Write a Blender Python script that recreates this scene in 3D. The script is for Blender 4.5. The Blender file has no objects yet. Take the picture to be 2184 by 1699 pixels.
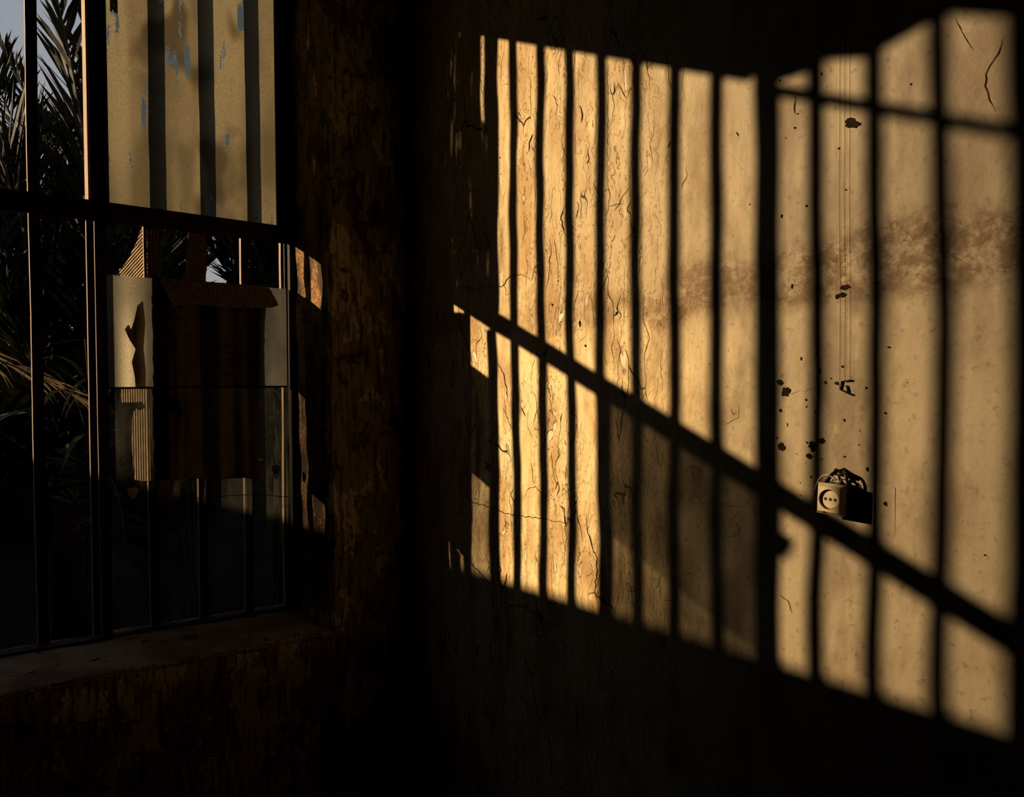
import bpy, math, random
from mathutils import Vector, Matrix, Euler
from mathutils import noise as mn
random.seed(7)
H0 = 1.6                      # eye height; heights below are given relative to it
SC = bpy.context.scene
COL = SC.collection
K, Q = 0.7697, 0.35226        # sun travels (-1, K, -Q)

# ---------------------------------------------------------------- helpers
class MB:
    def __init__(s): s.v = []; s.f = []; s.sm = []
    def box(s, x0, x1, y0, y1, z0, z1, M=None):
        b = len(s.v)
        for z in (z0, z1):
            for (x, y) in ((x0, y0), (x1, y0), (x1, y1), (x0, y1)):
                p = Vector((x, y, z)); s.v.append(M @ p if M else p)
        for q in ((3, 2, 1, 0), (4, 5, 6, 7), (0, 1, 5, 4), (1, 2, 6, 5), (2, 3, 7, 6), (3, 0, 4, 7)):
            s.f.append(tuple(b + i for i in q))
        return s
    def grid(s, nu, nv, fn, flip=False):
        b = len(s.v)
        for j in range(nv + 1):
            for i in range(nu + 1): s.v.append(Vector(fn(i / nu, j / nv)))
        for j in range(nv):
            for i in range(nu):
                a = b + j * (nu + 1) + i
                q = (a, a + 1, a + nu + 2, a + nu + 1)
                s.f.append(q[::-1] if flip else q)
        return s
    def prism(s, pts, fn, d0, d1):
        """pts 2D polygon, fn(u,v,d)->3D, thickness d0..d1"""
        b = len(s.v); n = len(pts)
        for d in (d0, d1):
            for (u, v) in pts: s.v.append(Vector(fn(u, v, d)))
        s.f.append(tuple(b + i for i in range(n))[::-1]); s.f.append(tuple(b + n + i for i in range(n)))
        for i in range(n):
            j = (i + 1) % n; s.f.append((b + i, b + j, b + n + j, b + n + i))
        return s
    def tube(s, pts, r, n=8):
        b = len(s.v); P = [Vector(p) for p in pts]; m = len(P)
        for i, p in enumerate(P):
            t = (P[min(i + 1, m - 1)] - P[max(i - 1, 0)]).normalized()
            a = t.orthogonal().normalized() if i == 0 else (pa - t * pa.dot(t)).normalized()
            pa = a; c = t.cross(a)
            rr = r(i / (m - 1)) if callable(r) else r
            for k in range(n):
                an = 2 * math.pi * k / n
                s.v.append(p + a * math.cos(an) * rr + c * math.sin(an) * rr)
        for i in range(m - 1):
            for k in range(n):
                k2 = (k + 1) % n
                s.f.append((b + i * n + k, b + i * n + k2, b + (i + 1) * n + k2, b + (i + 1) * n + k))
        s.f.append(tuple(b + k for k in range(n))[::-1]); s.f.append(tuple(b + (m - 1) * n + k for k in range(n)))
        return s
    def build(s, name, mat, parent=None, smooth=False, bevel=0):
        me = bpy.data.meshes.new(name); me.from_pydata([tuple(v) for v in s.v], [], s.f)
        me.materials.append(mat); me.update()
        if smooth:
            for p in me.polygons: p.use_smooth = True
        o = bpy.data.objects.new(name, me); COL.objects.link(o)
        if parent: o.parent = parent
        if bevel:
            m = o.modifiers.new('bevel', 'BEVEL'); m.width = bevel; m.segments = 2; m.limit_method = 'ANGLE'
        return o
def smooth_path(pts, k=8):
    P = [Vector(p) for p in pts]; out = []
    for i in range(len(P) - 1):
        a = P[max(i - 1, 0)]; b = P[i]; c = P[i + 1]; d = P[min(i + 2, len(P) - 1)]
        for j in range(k):
            t = j / k
            out.append(0.5 * ((2 * b) + (c - a) * t + (2 * a - 5 * b + 4 * c - d) * t * t + (3 * b - a - 3 * c + d) * t ** 3))
    out.append(P[-1]); return out
def tag(o, label=None, cat=None, group=None, kind=None):
    if label: o['label'] = label
    if cat: o['category'] = cat
    if group: o['group'] = group
    if kind: o['kind'] = kind
    return o
def empty(name, loc=(0, 0, 0), rot=(0, 0, 0)):
    o = bpy.data.objects.new(name, None); COL.objects.link(o); o.location = loc; o.rotation_euler = rot
    o.empty_display_size = .1
    return o
def n1(p, sc, seed=0.0): return mn.noise(Vector(p) * sc + Vector((seed, seed * 1.7, seed * .3)))
def nv(p, sc, seed=0.0): return mn.noise_vector(Vector(p) * sc + Vector((seed, seed * 1.7, seed * .3)))

# ---------------------------------------------------------------- node helpers
class NT:
    def __init__(s, name):
        s.m = bpy.data.materials.new(name); s.m.use_nodes = True; s.t = s.m.node_tree; s.t.nodes.clear()
        s.out = s.n('ShaderNodeOutputMaterial')
    def n(s, ty, **kw):
        o = s.t.nodes.new(ty)
        for k, v in kw.items(): setattr(o, k, v)
        return o
    def l(s, a, b): s.t.links.new(a, b)
    def put(s, sock, v):
        if hasattr(v, 'is_linked') or isinstance(v, bpy.types.NodeSocket): s.l(v, sock)
        elif isinstance(v, (tuple, list)) and len(v) == 3 and sock.type == 'RGBA': sock.default_value = (*v, 1)
        else: sock.default_value = v
    def pos(s):
        g = s.n('ShaderNodeNewGeometry'); return g.outputs['Position']
    def objpos(s):
        g = s.n('ShaderNodeTexCoord'); return g.outputs['Object']
    def mapp(s, v, scale=(1, 1, 1), loc=(0, 0, 0), rot=(0, 0, 0)):
        m = s.n('ShaderNodeMapping'); s.l(v, m.inputs[0]); m.inputs['Scale'].default_value = scale
        m.inputs['Location'].default_value = loc; m.inputs['Rotation'].default_value = rot; return m.outputs[0]
    def noise(s, v, scale, detail=4, rough=.55, dist=0, col=False):
        n = s.n('ShaderNodeTexNoise'); s.l(v, n.inputs['Vector']); n.inputs['Scale'].default_value = scale
        n.inputs['Detail'].default_value = detail; n.inputs['Roughness'].default_value = rough; n.inputs['Distortion'].default_value = dist
        return n.outputs['Color' if col else 'Fac']
    def ramp(s, f, stops, interp='LINEAR'):
        r = s.n('ShaderNodeValToRGB'); s.l(f, r.inputs[0]); e = r.color_ramp.elements; r.color_ramp.interpolation = interp
        while len(e) < len(stops): e.new(.5)
        for el, (p, c) in zip(e, stops):
            el.position = p; el.color = (c, c, c, 1) if not isinstance(c, (tuple, list)) else (*c, 1)
        return r.outputs[0]
    def math(s, op, a, b=0.0, c=None, clamp=False):
        m = s.n('ShaderNodeMath', operation=op, use_clamp=clamp); s.put(m.inputs[0], a); s.put(m.inputs[1], b)
        if c is not None: s.put(m.inputs[2], c)
        return m.outputs[0]
    def rng(s, v, a, b, c=0.0, d=1.0, smooth=True):
        m = s.n('ShaderNodeMapRange'); m.interpolation_type = 'SMOOTHSTEP' if smooth else 'LINEAR'
        s.put(m.inputs['Value'], v)
        for k, x in zip(('From Min', 'From Max', 'To Min', 'To Max'), (a, b, c, d)): m.inputs[k].default_value = x
        return m.outputs[0]
    def mix(s, f, a, b, mode='MIX'):
        m = s.n('ShaderNodeMix', data_type='RGBA', blend_type=mode); s.put(m.inputs[0], f); s.put(m.inputs[6], a); s.put(m.inputs[7], b)
        return m.outputs[2]
    def sep(s, v):
        m = s.n('ShaderNodeSeparateXYZ'); s.l(v, m.inputs[0]); return m.outputs
    def bump(s, h, strength=.5, dist=.01, nrm=None):
        b = s.n('ShaderNodeBump'); s.l(h, b.inputs['Height']); b.inputs['Strength'].default_value = strength
        b.inputs['Distance'].default_value = dist
        if nrm: s.l(nrm, b.inputs['Normal'])
        return b.outputs[0]
    def bsdf(s, color, rough=.7, nrm=None, spec=.5, metal=0.0, **kw):
        p = s.n('ShaderNodeBsdfPrincipled'); s.put(p.inputs['Base Color'], color); s.put(p.inputs['Roughness'], rough)
        p.inputs['Specular IOR Level'].default_value = spec; p.inputs['Metallic'].default_value = metal
        if nrm: s.l(nrm, p.inputs['Normal'])
        for k, v in kw.items(): s.put(p.inputs[k], v)
        return p.outputs[0]
    def done(s, sh): s.l(sh, s.out.inputs[0]); return s.m
    def mixsh(s, f, a, b):
        m = s.n('ShaderNodeMixShader'); s.put(m.inputs[0], f); s.l(a, m.inputs[1]); s.l(b, m.inputs[2]); return m.outputs[0]

def simple(name, c1, c2, scale=20, rough=.7, bump=.3, spec=.3, stretch=(1, 1, 1), metal=0.0, bd=.003):
    t = NT(name); v = t.mapp(t.pos(), stretch); n = t.noise(v, scale, 3, .6)
    c = t.mix(t.rng(n, .35, .65), c1, c2)
    return t.done(t.bsdf(c, rough, t.bump(n, bump, bd), spec, metal))
SUN_E, SKY_E, BLK = 5.4, .44, .0009
CRACKS= [([(0.194, -0.3499), (0.288, -0.3562), (0.3767, -0.388), (0.461, -0.39), (0.5298, -0.402), (0.6064, -0.4007), (0.6895, -0.3967), (0.8241, -0.3946)], 0.00169), ([(0.6219, -0.3425), (0.639, -0.3154), (0.67, -0.3053), (0.7002, -0.3269), (0.7298, -0.3399)], 0.00104), ([(0.6501, -0.2351), (0.6581, -0.2691), (0.666, -0.3016)], 0.0013), ([(0.2325, -0.5132), (0.3112, -0.5559), (0.374, -0.5913), (0.4463, -0.6305), (0.4972, -0.672), (0.549, -0.6855), (0.6037, -0.6706), (0.6665, -0.6775), (0.7168, -0.7003), (0.7656, -0.6953), (0.8127, -0.6971)], 0.0026), ([(0.5423, -0.6914), (0.546, -0.7558), (0.5428, -0.8439), (0.5353, -0.9189)], 0.0026), ([(0.2314, 0.3067), (0.3234, 0.3162), (0.3857, 0.3024), (0.4577, 0.3026), (0.5264, 0.2928), (0.5709, 0.3194), (0.6243, 0.3204), (0.6553, 0.3031)], 0.00169), ([(0.6655, 0.2952), (0.6801, 0.3344), (0.6963, 0.346)], 0.0013), ([(0.5012, 0.0665), (0.5346, 0.0298), (0.5496, -0.0205), (0.5558, -0.0633)], 0.00195), ([(0.5334, -0.0781), (0.566, -0.1344), (0.5874, -0.1689)], 0.00156), ([(0.7193, 0.0339), (0.7325, -0.0201), (0.7474, -0.1003)], 0.0013), ([(0.8783, -0.3588), (0.8815, -0.4033), (0.8987, -0.4455), (0.9175, -0.4741), (0.9155, -0.5189), (0.9083, -0.5674), (0.9203, -0.5878)], 0.00195), ([(0.6756, 0.7202), (0.6592, 0.6985), (0.6569, 0.6719)], 0.0039), ([(0.9655, 0.8422), (0.963, 0.6912), (0.9638, 0.5327), (0.9733, 0.4821), (0.9683, 0.4586), (0.9548, 0.412), (0.9546, 0.3629)], 0.00104), ([(0.9683, 0.4586), (0.9926, 0.4591), (1.0227, 0.4535)], 0.0013), ([(1.2128, 0.5115), (1.2167, 0.4864), (1.2033, 0.4693), (1.1992, 0.4579)], 0.00117), ([(1.1665, 0.5802), (1.1567, 0.5623)], 0.00195), ([(1.7931, 0.64), (1.8076, 0.6028), (1.8225, 0.5732)], 0.00097), ([(1.8696, 0.5827), (1.8544, 0.5481), (1.841, 0.5268), (1.8396, 0.507), (1.8462, 0.4809), (1.8549, 0.4592)], 0.00143), ([(1.454, -0.4581), (1.4725, -0.4683), (1.4832, -0.494)], 0.00117), ([(0.8031, 0.7086), (0.7917, 0.6727), (0.8025, 0.6312), (0.7874, 0.6061)], 0.0013), ([(0.8612, 0.7503), (0.8716, 0.7222), (0.8662, 0.7022)], 0.0026), ([(0.8936, 0.6225), (0.8986, 0.5988), (0.8882, 0.5862)], 0.00195), ([(0.8523, 0.4924), (0.8593, 0.472), (0.852, 0.444)], 0.00195), ([(0.6322, 0.4782), (0.6339, 0.4366), (0.6188, 0.3973)], 0.0013), ([(0.8014, 0.4889), (0.7899, 0.4544), (0.8045, 0.4105)], 0.0026), ([(0.7551, 0.813), (0.7775, 0.7739), (0.766, 0.751)], 0.0013), ([(1.4873, 0.5934), (1.4874, 0.5545)], 0.00156), ([(1.3468, 0.5544), (1.3527, 0.5436)], 0.00228), ([(0.6475, -0.0757), (0.6367, -0.1176), (0.653, -0.1517), (0.6672, -0.1717)], 0.00097), ([(0.6119, -0.0736), (0.6306, -0.1011)], 0.0026), ([(0.3209, 0.1403), (0.3329, 0.0862), (0.3167, 0.0252)], 0.0026), ([(0.2912, -0.1377), (0.2982, -0.1918), (0.2816, -0.2552)], 0.00162)]
SCRATCHES= [([(1.2083, -0.2209), (1.2124, -0.2059), (1.2311, -0.2), (1.2509, -0.2039), (1.2561, -0.2145)], 0.00078), ([(1.2311, -0.2022), (1.2324, -0.2321)], 0.00078), ([(1.2176, -0.2873), (1.2957, -0.2826), (1.3806, -0.2809)], 0.00065), ([(1.351, -0.293), (1.3328, -0.3134), (1.3474, -0.32), (1.3533, -0.335), (1.3449, -0.349), (1.3143, -0.3536)], 0.00091), ([(1.0417, 0.5365), (1.0478, 0.5245), (1.0586, 0.5364)], 0.00097), ([(1.3331, -0.059), (1.3403, -0.0769), (1.3475, -0.0714)], 0.0013), ([(1.3511, -0.0502), (1.3523, -0.0818), (1.3146, -0.099)], 0.00078), ([(1.4483, -0.0305), (1.5272, -0.0183)], 0.00052)]
HOLES= [(1.6038, 0.5072, 0.00975, 0.8), (1.614, 0.5009, 0.00675, 0.6), (1.5934, 0.1855, 0.00675, 0.45), (1.5868, 0.1712, 0.006, 0.6), (1.5762, 0.1684, 0.0045, 0.8), (1.4656, -0.0244, 0.009, 1.1), (1.4571, -0.1408, 0.00825, 0.9), (1.5254, -0.1347, 0.009, 1.3), (1.5183, -0.1566, 0.006, 0.8), (1.6721, -0.2381, 0.00375, 1), (1.5445, -0.124, 0.006, 0.7), (1.4804, 0.1988, 0.00263, 3), (1.4526, -0.0034, 0.006, 0.8), (1.637, -0.1741, 0.003, 2.2), (1.4538, -0.0636, 0.003, 1), (1.47, -0.0931, 0.00187, 5), (1.5402, 0.0202, 0.003, 4), (1.5373, -0.0183, 0.003, 3), (1.5522, -0.0039, 0.00225, 2.5), (1.5756, -0.0059, 0.00375, 0.8), (1.4863, 0.5276, 0.00187, 1.3), (1.5804, 0.4623, 0.00187, 1), (1.5957, 0.3773, 0.0015, 1), (1.6771, 0.0627, 0.00195, 0.6), (1.6724, -0.3387, 0.0015, 1), (1.842, -0.3081, 0.0015, 1), (1.4926, 0.555, 0.0015, 1), (0.4659, -0.1826, 0.00525, 1.6), (0.8849, 0.0984, 0.003, 1), (0.9943, 0.1777, 0.003, 2), (0.8642, 0.1593, 0.0045, 2.2), (0.7539, 0.2195, 0.003, 1.5)]
STUBS= [[(1.5881, -0.0012), (1.5843, -0.0182), (1.5958, -0.0237), (1.6089, -0.0293)], [(1.5929, -0.0013), (1.6079, -0.0004)], [(1.5967, -0.0106), (1.6005, -0.0228)]]

# ---------------------------------------------------------------- materials
def mat_plaster():
    """the sunlit wall: old ochre limewash over cream, a brown tide line, flaking near the corner"""
    t = NT('sunlit_plaster'); P = t.pos(); x, y, z = t.sep(P)
    zr = t.math('SUBTRACT', z, H0)
    nb = t.noise(P, 2.3, 1, .5); nm = t.noise(t.mapp(P, (1, 1, .45)), 9, 4, .6); nf = t.noise(P, 60, 3, .6)
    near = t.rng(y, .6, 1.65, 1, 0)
    low = t.rng(t.math('ADD', zr, t.math('MULTIPLY', t.math('SUBTRACT', nm, .5), .1)), .1, .2, 1, 0)
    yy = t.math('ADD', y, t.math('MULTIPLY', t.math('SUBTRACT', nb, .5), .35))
    cr = t.ramp(t.rng(yy, 0, 2.0, 0, 1, False), [(.28, (.70, .53, .27)), (.52, (.56, .44, .25)), (.72, (.36, .29, .19)), (.95, (.26, .213, .142))])  # brightness falloff away from the corner is painted into both ramps
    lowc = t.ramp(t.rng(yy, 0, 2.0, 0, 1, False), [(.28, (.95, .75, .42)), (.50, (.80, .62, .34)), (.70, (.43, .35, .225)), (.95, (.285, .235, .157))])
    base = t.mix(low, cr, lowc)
    # blotches
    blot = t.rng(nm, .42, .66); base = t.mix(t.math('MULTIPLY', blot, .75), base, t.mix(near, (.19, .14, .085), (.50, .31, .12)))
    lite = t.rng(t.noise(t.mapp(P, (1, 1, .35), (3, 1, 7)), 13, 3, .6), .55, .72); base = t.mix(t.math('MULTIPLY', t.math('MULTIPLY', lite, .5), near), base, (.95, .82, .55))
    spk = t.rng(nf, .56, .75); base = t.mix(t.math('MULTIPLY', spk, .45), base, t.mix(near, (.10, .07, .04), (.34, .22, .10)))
    # tide line, webby brown stain
    wob = t.math('MULTIPLY', t.math('SUBTRACT', t.noise(P, 5, 3, .65), .5), .16)
    zz = t.math('ADD', zr, wob)
    zc = t.math('SUBTRACT', zz, t.rng(y, .9, 1.8, .185, .235, False))
    band = t.math('SUBTRACT', 1.0, t.math('DIVIDE', t.math('ABSOLUTE', zc), t.rng(y, .6, 1.8, .045, .10)), clamp=True)
    dv = t.n('ShaderNodeVectorMath', operation='ADD'); t.l(P, dv.inputs[0])
    sc = t.n('ShaderNodeVectorMath', operation='SCALE'); t.l(t.noise(P, 14, 2, .6, col=True), sc.inputs[0]); sc.inputs[3].default_value = .07; t.l(sc.outputs[0], dv.inputs[1])
    web = t.n('ShaderNodeTexVoronoi', feature='DISTANCE_TO_EDGE'); t.l(t.mapp(dv.outputs[0], (1, 1, 2.2)), web.inputs['Vector']); web.inputs['Scale'].default_value = 42
    webm = t.rng(web.outputs['Distance'], 0, .07, 1, 0)
    webm = t.math('MULTIPLY', webm, t.rng(t.noise(P, 30, 1), .4, .6))
    stain = t.math('MULTIPLY', t.rng(band, 0, .6), t.math('ADD', t.math('MULTIPLY', webm, .75), t.math('MULTIPLY', t.rng(t.noise(P, 24, 3, .7), .34, .60), .9)), clamp=True)
    stain = t.math('MULTIPLY', stain, t.rng(y, .55, 1.6, .35, 1.0))
    base = t.mix(stain, base, t.mix(1.0, base, (.44, .32, .175), 'MULTIPLY'))
    # thin vertical rust drips next to the corner
    drip = t.rng(t.noise(t.mapp(P, (1, 1, .06)), 34, 2, .6), .55, .75)
    base = t.mix(t.math('MULTIPLY', t.math('MULTIPLY', drip, .45), near), base, (.45, .27, .10))
    # flaking, stretched vertical, only near the corner
    dist = t.n('ShaderNodeVectorMath', operation='ADD'); t.l(P, dist.inputs[0]); s2 = t.n('ShaderNodeVectorMath', operation='SCALE')
    t.l(t.noise(P, 9, 2, .6, col=True), s2.inputs[0]); s2.inputs[3].default_value = .06; t.l(s2.outputs[0], dist.inputs[1])
    fl = t.noise(t.mapp(dist.outputs[0], (1, 1, .22)), 26, 4, .62)
    step = t.ramp(fl, [(.36, 0), (.375, .5), (.50, .55), (.512, .85), (.62, .9), (.635, 1)])
    flm = t.math('MULTIPLY', near, t.rng(t.noise(t.mapp(P, (1, 1, .5)), 4.2, 1), .30, .46))
    flm = t.math('MULTIPLY', flm, t.rng(y, .98, 1.3, 1, .12))
    vor = t.n('ShaderNodeTexVoronoi', feature='DISTANCE_TO_EDGE'); t.l(t.mapp(dist.outputs[0], (1, 1, .17)), vor.inputs['Vector']); vor.inputs['Scale'].default_value = 17
    crk = t.math('MULTIPLY', t.rng(vor.outputs['Distance'], 0, .018, 1, 0), t.rng(t.noise(P, 7, 1), .5, .62))
    crk = t.math('MULTIPLY', crk, flm)
    base = t.mix(t.math('MULTIPLY', crk, .85), base, (.10, .06, .03))
    base = t.mix(t.math('MULTIPLY', t.math('MULTIPLY', t.rng(fl, .30, .37, 1, 0), flm), .8), base, (.98, .88, .66))
    edge = t.math('MULTIPLY', t.math('MULTIPLY', t.rng(fl, .355, .372), t.rng(fl, .372, .395, 1, 0)), flm)
    base = t.mix(t.math('MULTIPLY', edge, .6), base, (.22, .12, .05))
    h = t.math('ADD', t.math('MULTIPLY', step, t.math('MULTIPLY', flm, .9)), t.math('MULTIPLY', nm, t.rng(y, .6, 1.4, .3, .07)))
    h = t.math('ADD', h, t.math('MULTIPLY', nf, t.rng(y, .6, 1.4, .16, .07)));
    h = t.math('SUBTRACT', h, t.math('MULTIPLY', crk, .8))
    pit = t.n('ShaderNodeTexVoronoi'); t.l(t.mapp(P, (1, 1, .55)), pit.inputs['Vector']); pit.inputs['Scale'].default_value = 55
    pm = t.math('MULTIPLY', t.rng(pit.outputs['Distance'], .10, .2, 1, 0), t.rng(t.noise(P, 11, 0), .6, .68))
    base = t.mix(t.math('MULTIPLY', pm, .5), base, (.25, .15, .06))
    rough = .6
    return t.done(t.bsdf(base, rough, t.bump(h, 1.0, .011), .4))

def mat_dark_wall():
    """window wall, dark brown distemper peeling in patches"""
    t = NT('peeling_brown_plaster'); P = t.pos(); x, y, z = t.sep(P)
    d = t.n('ShaderNodeVectorMath', operation='ADD'); t.l(P, d.inputs[0]); s2 = t.n('ShaderNodeVectorMath', operation='SCALE')
    t.l(t.noise(P, 8, 2, .6, col=True), s2.inputs[0]); s2.inputs[3].default_value = .12; t.l(s2.outputs[0], d.inputs[1])
    a = t.noise(t.mapp(d.outputs[0], (1, 1, .6)), 7, 4, .6)
    st = t.ramp(a, [(.38, 0), (.40, .35), (.52, .4), (.535, 1)])
    fine = t.noise(t.mapp(P, (1, 1, .15)), 60, 3, .65); f2 = t.noise(P, 90, 2, .65)
    c = t.mix(st, (.13, .076, .038), (.72, .60, .38))
    c = t.mix(t.math('MULTIPLY', t.rng(fine, .45, .65), .8), c, (.06, .03, .013))
    c = t.mix(t.rng(t.noise(P, 30, 2), .58, .7), c, (.26, .11, .045))
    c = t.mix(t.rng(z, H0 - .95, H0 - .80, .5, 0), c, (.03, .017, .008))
    # the raw jamb and the reveal are lighter sandy render
    jm = t.math('MULTIPLY', t.rng(y, -.035, -.008, 1, 0), t.rng(z, H0 - .80, H0 - .74, 0, 1))
    jc = t.mix(t.rng(f2, .35, .65), (.50, .30, .12), (.22, .12, .05)); jc = t.mix(t.rng(t.noise(t.mapp(P, (1, 1, .5)), 16, 4), .45, .6), jc, (.12, .075, .04))
    jc = t.mix(t.rng(z, H0 + .05, H0 + .3), t.mix(.25, jc, (.12, .08, .045)), jc)
    c = t.mix(jm, c, jc)
    h = t.math('ADD', t.math('MULTIPLY', st, .8), t.math('MULTIPLY', f2, .5)); h = t.math('ADD', h, t.math('MULTIPLY', fine, .3))
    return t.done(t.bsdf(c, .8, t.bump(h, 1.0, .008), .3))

def mat_sill():
    t = NT('dusty_sill'); P = t.pos(); n = t.noise(P, 40, 4, .7); m = t.noise(P, 7, 3)
    c = t.mix(t.rng(m, .4, .65), (.34, .27, .18), (.20, .15, .10)); c = t.mix(t.rng(t.noise(P, 26, 3), .62, .72), c, (.06, .04, .025))
    return t.done(t.bsdf(c, .9, t.bump(n, 1, .008), .2))

def mat_film(name, z0, kind):
    """painted or filmed glass glowing in the low sun, scratched through in places"""
    t = NT(name); P = t.pos(); x, y, z = t.sep(P)
    big = t.noise(t.mapp(P, (1, 1, .55)), 5.5, 3, .5); fine = t.noise(P, 300, 3, .6)
    if kind == 'paint':
        fold = t.noise(t.mapp(P, (1, 1, .07), (0, 0, 3)), 12, 1, .3)
        c = t.mix(t.rng(big, .38, .62), (.23, .195, .122), (.36, .305, .195))
        c = t.mix(t.math('MULTIPLY', t.rng(fold, .48, .66), .8), c, (.48, .41, .26)); c = t.mix(t.math('MULTIPLY', t.rng(t.noise(t.mapp(P, (1, 1, .5), (5, 0, 1)), 6, 2), .56, .68), .75), c, (.09, .07, .04))
    else:
        c = t.mix(t.rng(big, .38, .62), (.105, .102, .085), (.20, .19, .155))
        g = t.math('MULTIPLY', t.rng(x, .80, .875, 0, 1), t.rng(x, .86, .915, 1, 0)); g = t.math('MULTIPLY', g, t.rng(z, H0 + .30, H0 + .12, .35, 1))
        c = t.mix(g, c, (.95, .85, .62))  # painted glow: brighter film colour beside the cardboard edge
    c = t.mix(t.math('MULTIPLY', t.rng(fine, .4, .65), .35), c, (.11, .085, .05))
    tr = t.n('ShaderNodeBsdfTranslucent'); t.put(tr.inputs[0], c)
    hb = t.bump(t.noise(P, 160, 3), .3, .002)
    df = t.bsdf(t.mix(.5, c, (.10, .09, .06)), .35, hb, .4)
    sh = t.mixsh(.30, tr.outputs[0], df)
    # holes scratched through: vertical ragged streaks
    tq = t.n('ShaderNodeBsdfTransparent'); tq.inputs[0].default_value = (.75, .75, .75, 1)
    tw = t.n('ShaderNodeBsdfTranslucent'); tw.inputs[0].default_value = (.10, .15, .22, 1)
    if kind == 'paint':
        sv = t.noise(t.mapp(P, (1, 1, .16)), 34, 2, .5); sb = t.noise(P, 150, 3, .7)
        colm = t.math('MULTIPLY', t.rng(t.noise(t.mapp(P, (1, 1, .05), (2.2, 0, 0)), 11, 1), .56, .60), t.rng(z, H0 + .72, H0 + 1.05, .0, .07))
        a = t.math('ADD', t.math('ADD', sv, t.math('MULTIPLY', t.math('SUBTRACT', sb, .5), .25)), colm)
        hole = t.rng(a, .68, .69)
        slot = t.math('MULTIPLY', t.rng(x, .877, .880), t.rng(x, .899, .902, 1, 0)); slot = t.math('MULTIPLY', slot, t.rng(z, H0 + 1.12, H0 + 1.14))
        hole = t.math('MAXIMUM', hole, slot)
    else:
        hole = t.math('ADD', .02, t.math('MULTIPLY', t.math('MULTIPLY', t.rng(x, .452, .462), t.rng(x, .788, .798, 1, 0)), .45))
    tp = t.mixsh(.9 if kind != 'paint' else t.math('MAXIMUM', slot, .12), tw.outputs[0], tq.outputs[0])
    return t.done(t.mixsh(hole, sh, tp))

def mat_dirty_glass(name, clear, blot, haze=(.30, .28, .22), streak=1.0):
    t = NT(name); P = t.pos(); x, y, z = t.sep(P)
    m1 = t.noise(t.mapp(P, (1, 1, .55)), 8, 4, .6); m2 = t.noise(t.mapp(P, (1, 1, .12)), 40, 4, .7); m3 = t.noise(P, 170, 3, .7)
    dirt = t.math('ADD', t.math('MULTIPLY', t.rng(m1, .35, .7), .55), t.math('MULTIPLY', t.rng(m2, .45, .75), .35 * streak)); dirt = t.math('ADD', dirt, t.math('MULTIPLY', t.rng(m3, .55, .8), .25), clamp=True)
    tp = t.n('ShaderNodeBsdfTransparent'); t.put(tp.inputs[0], t.mix(dirt, (clear,) * 3, (clear * blot, clear * blot, clear * blot)))
    tr = t.n('ShaderNodeBsdfTranslucent'); tr.inputs[0].default_value = (*haze, 1)
    gl = t.n('ShaderNodeBsdfGlossy'); gl.inputs[0].default_value = (.9, .9, .9, 1); gl.inputs[1].default_value = .12
    sh = t.mixsh(t.math('MULTIPLY', t.math('ADD', dirt, .05), .24), tp.outputs[0], tr.outputs[0])
    fr = t.n('ShaderNodeFresnel'); fr.inputs[0].default_value = 1.45
    sh = t.mixsh(t.math('MULTIPLY', fr.outputs[0], .35), sh, gl.outputs[0])
    return t.done(sh)

def mat_cardboard(name, c=(.50, .36, .21), angle=0.0, freq=210, tl=.5):
    t = NT(name); P = t.pos()
    w = t.n('ShaderNodeTexWave', wave_type='BANDS', bands_direction='X'); t.l(t.mapp(P, (1, .4, 1), rot=(0, angle, 0)), w.inputs['Vector'])
    w.inputs['Scale'].default_value = freq / 6.283; w.inputs['Distortion'].default_value = .4
    n = t.noise(P, 35, 4)
    cc = t.mix(t.rng(n, .4, .65), c, tuple(v * .7 for v in c))
    cc = t.mix(t.math('MULTIPLY', w.outputs['Fac'], .3), cc, tuple(v * .45 for v in c))
    s = t.bsdf(cc, .85, t.bump(w.outputs['Fac'], .8, .004), .2)
    tr = t.n('ShaderNodeBsdfTranslucent')
    t.put(tr.inputs[0], t.mix(t.rng(t.noise(t.mapp(P, (1, 1, .03)), 18, 3), .42, .62), tuple(v * .16 for v in c), tuple(v * .55 for v in c)))
    return t.done(t.mixsh(tl, s, tr.outputs[0]))

def mat_leaf(name, c1, c2, tl=.3, rough=.35):
    t = NT(name); P = t.pos(); n = t.noise(P, 9, 3)
    c = t.mix(t.rng(n, .4, .6), c1, c2)
    s = t.bsdf(c, rough, None, .2); tr = t.n('ShaderNodeBsdfTranslucent'); t.put(tr.inputs[0], c)
    return t.done(t.mixsh(tl, s, tr.outputs[0]))

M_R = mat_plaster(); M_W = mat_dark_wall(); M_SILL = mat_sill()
M_DK = simple('dark_unlit_render', (.05, .035, .02), (.03, .02, .012), 6)
M_FLOOR = simple('dusty_dark_floor', (.07, .05, .03), (.04, .03, .02), 8)
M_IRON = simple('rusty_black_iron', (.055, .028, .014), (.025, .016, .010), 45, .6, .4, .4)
M_BAR = simple('lit_side_brown_iron', (.52, .36, .21), (.38, .24, .13), 60, .55, .3, .5, (1, 1, .15))  # lighter iron that paints in the lit sides of bars and edge strips
M_PAINT = mat_film('ochre_painted_glass', 0, 'paint'); M_FILM = mat_film('frosted_window_film', 0, 'film')
M_GL1 = mat_dirty_glass('grimy_glass', .62, .35); M_GLB = mat_dirty_glass('sooty_glass', .20, .12, (.1, .09, .07)); M_GLB2 = mat_dirty_glass('smeared_glass', .38, .3, (.15, .13, .1))
M_CARD = mat_cardboard('brown_corrugated_card'); M_CARDL = mat_cardboard('torn_open_card_fluting', (.62, .46, .27), 0, 420, .1)
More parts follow.
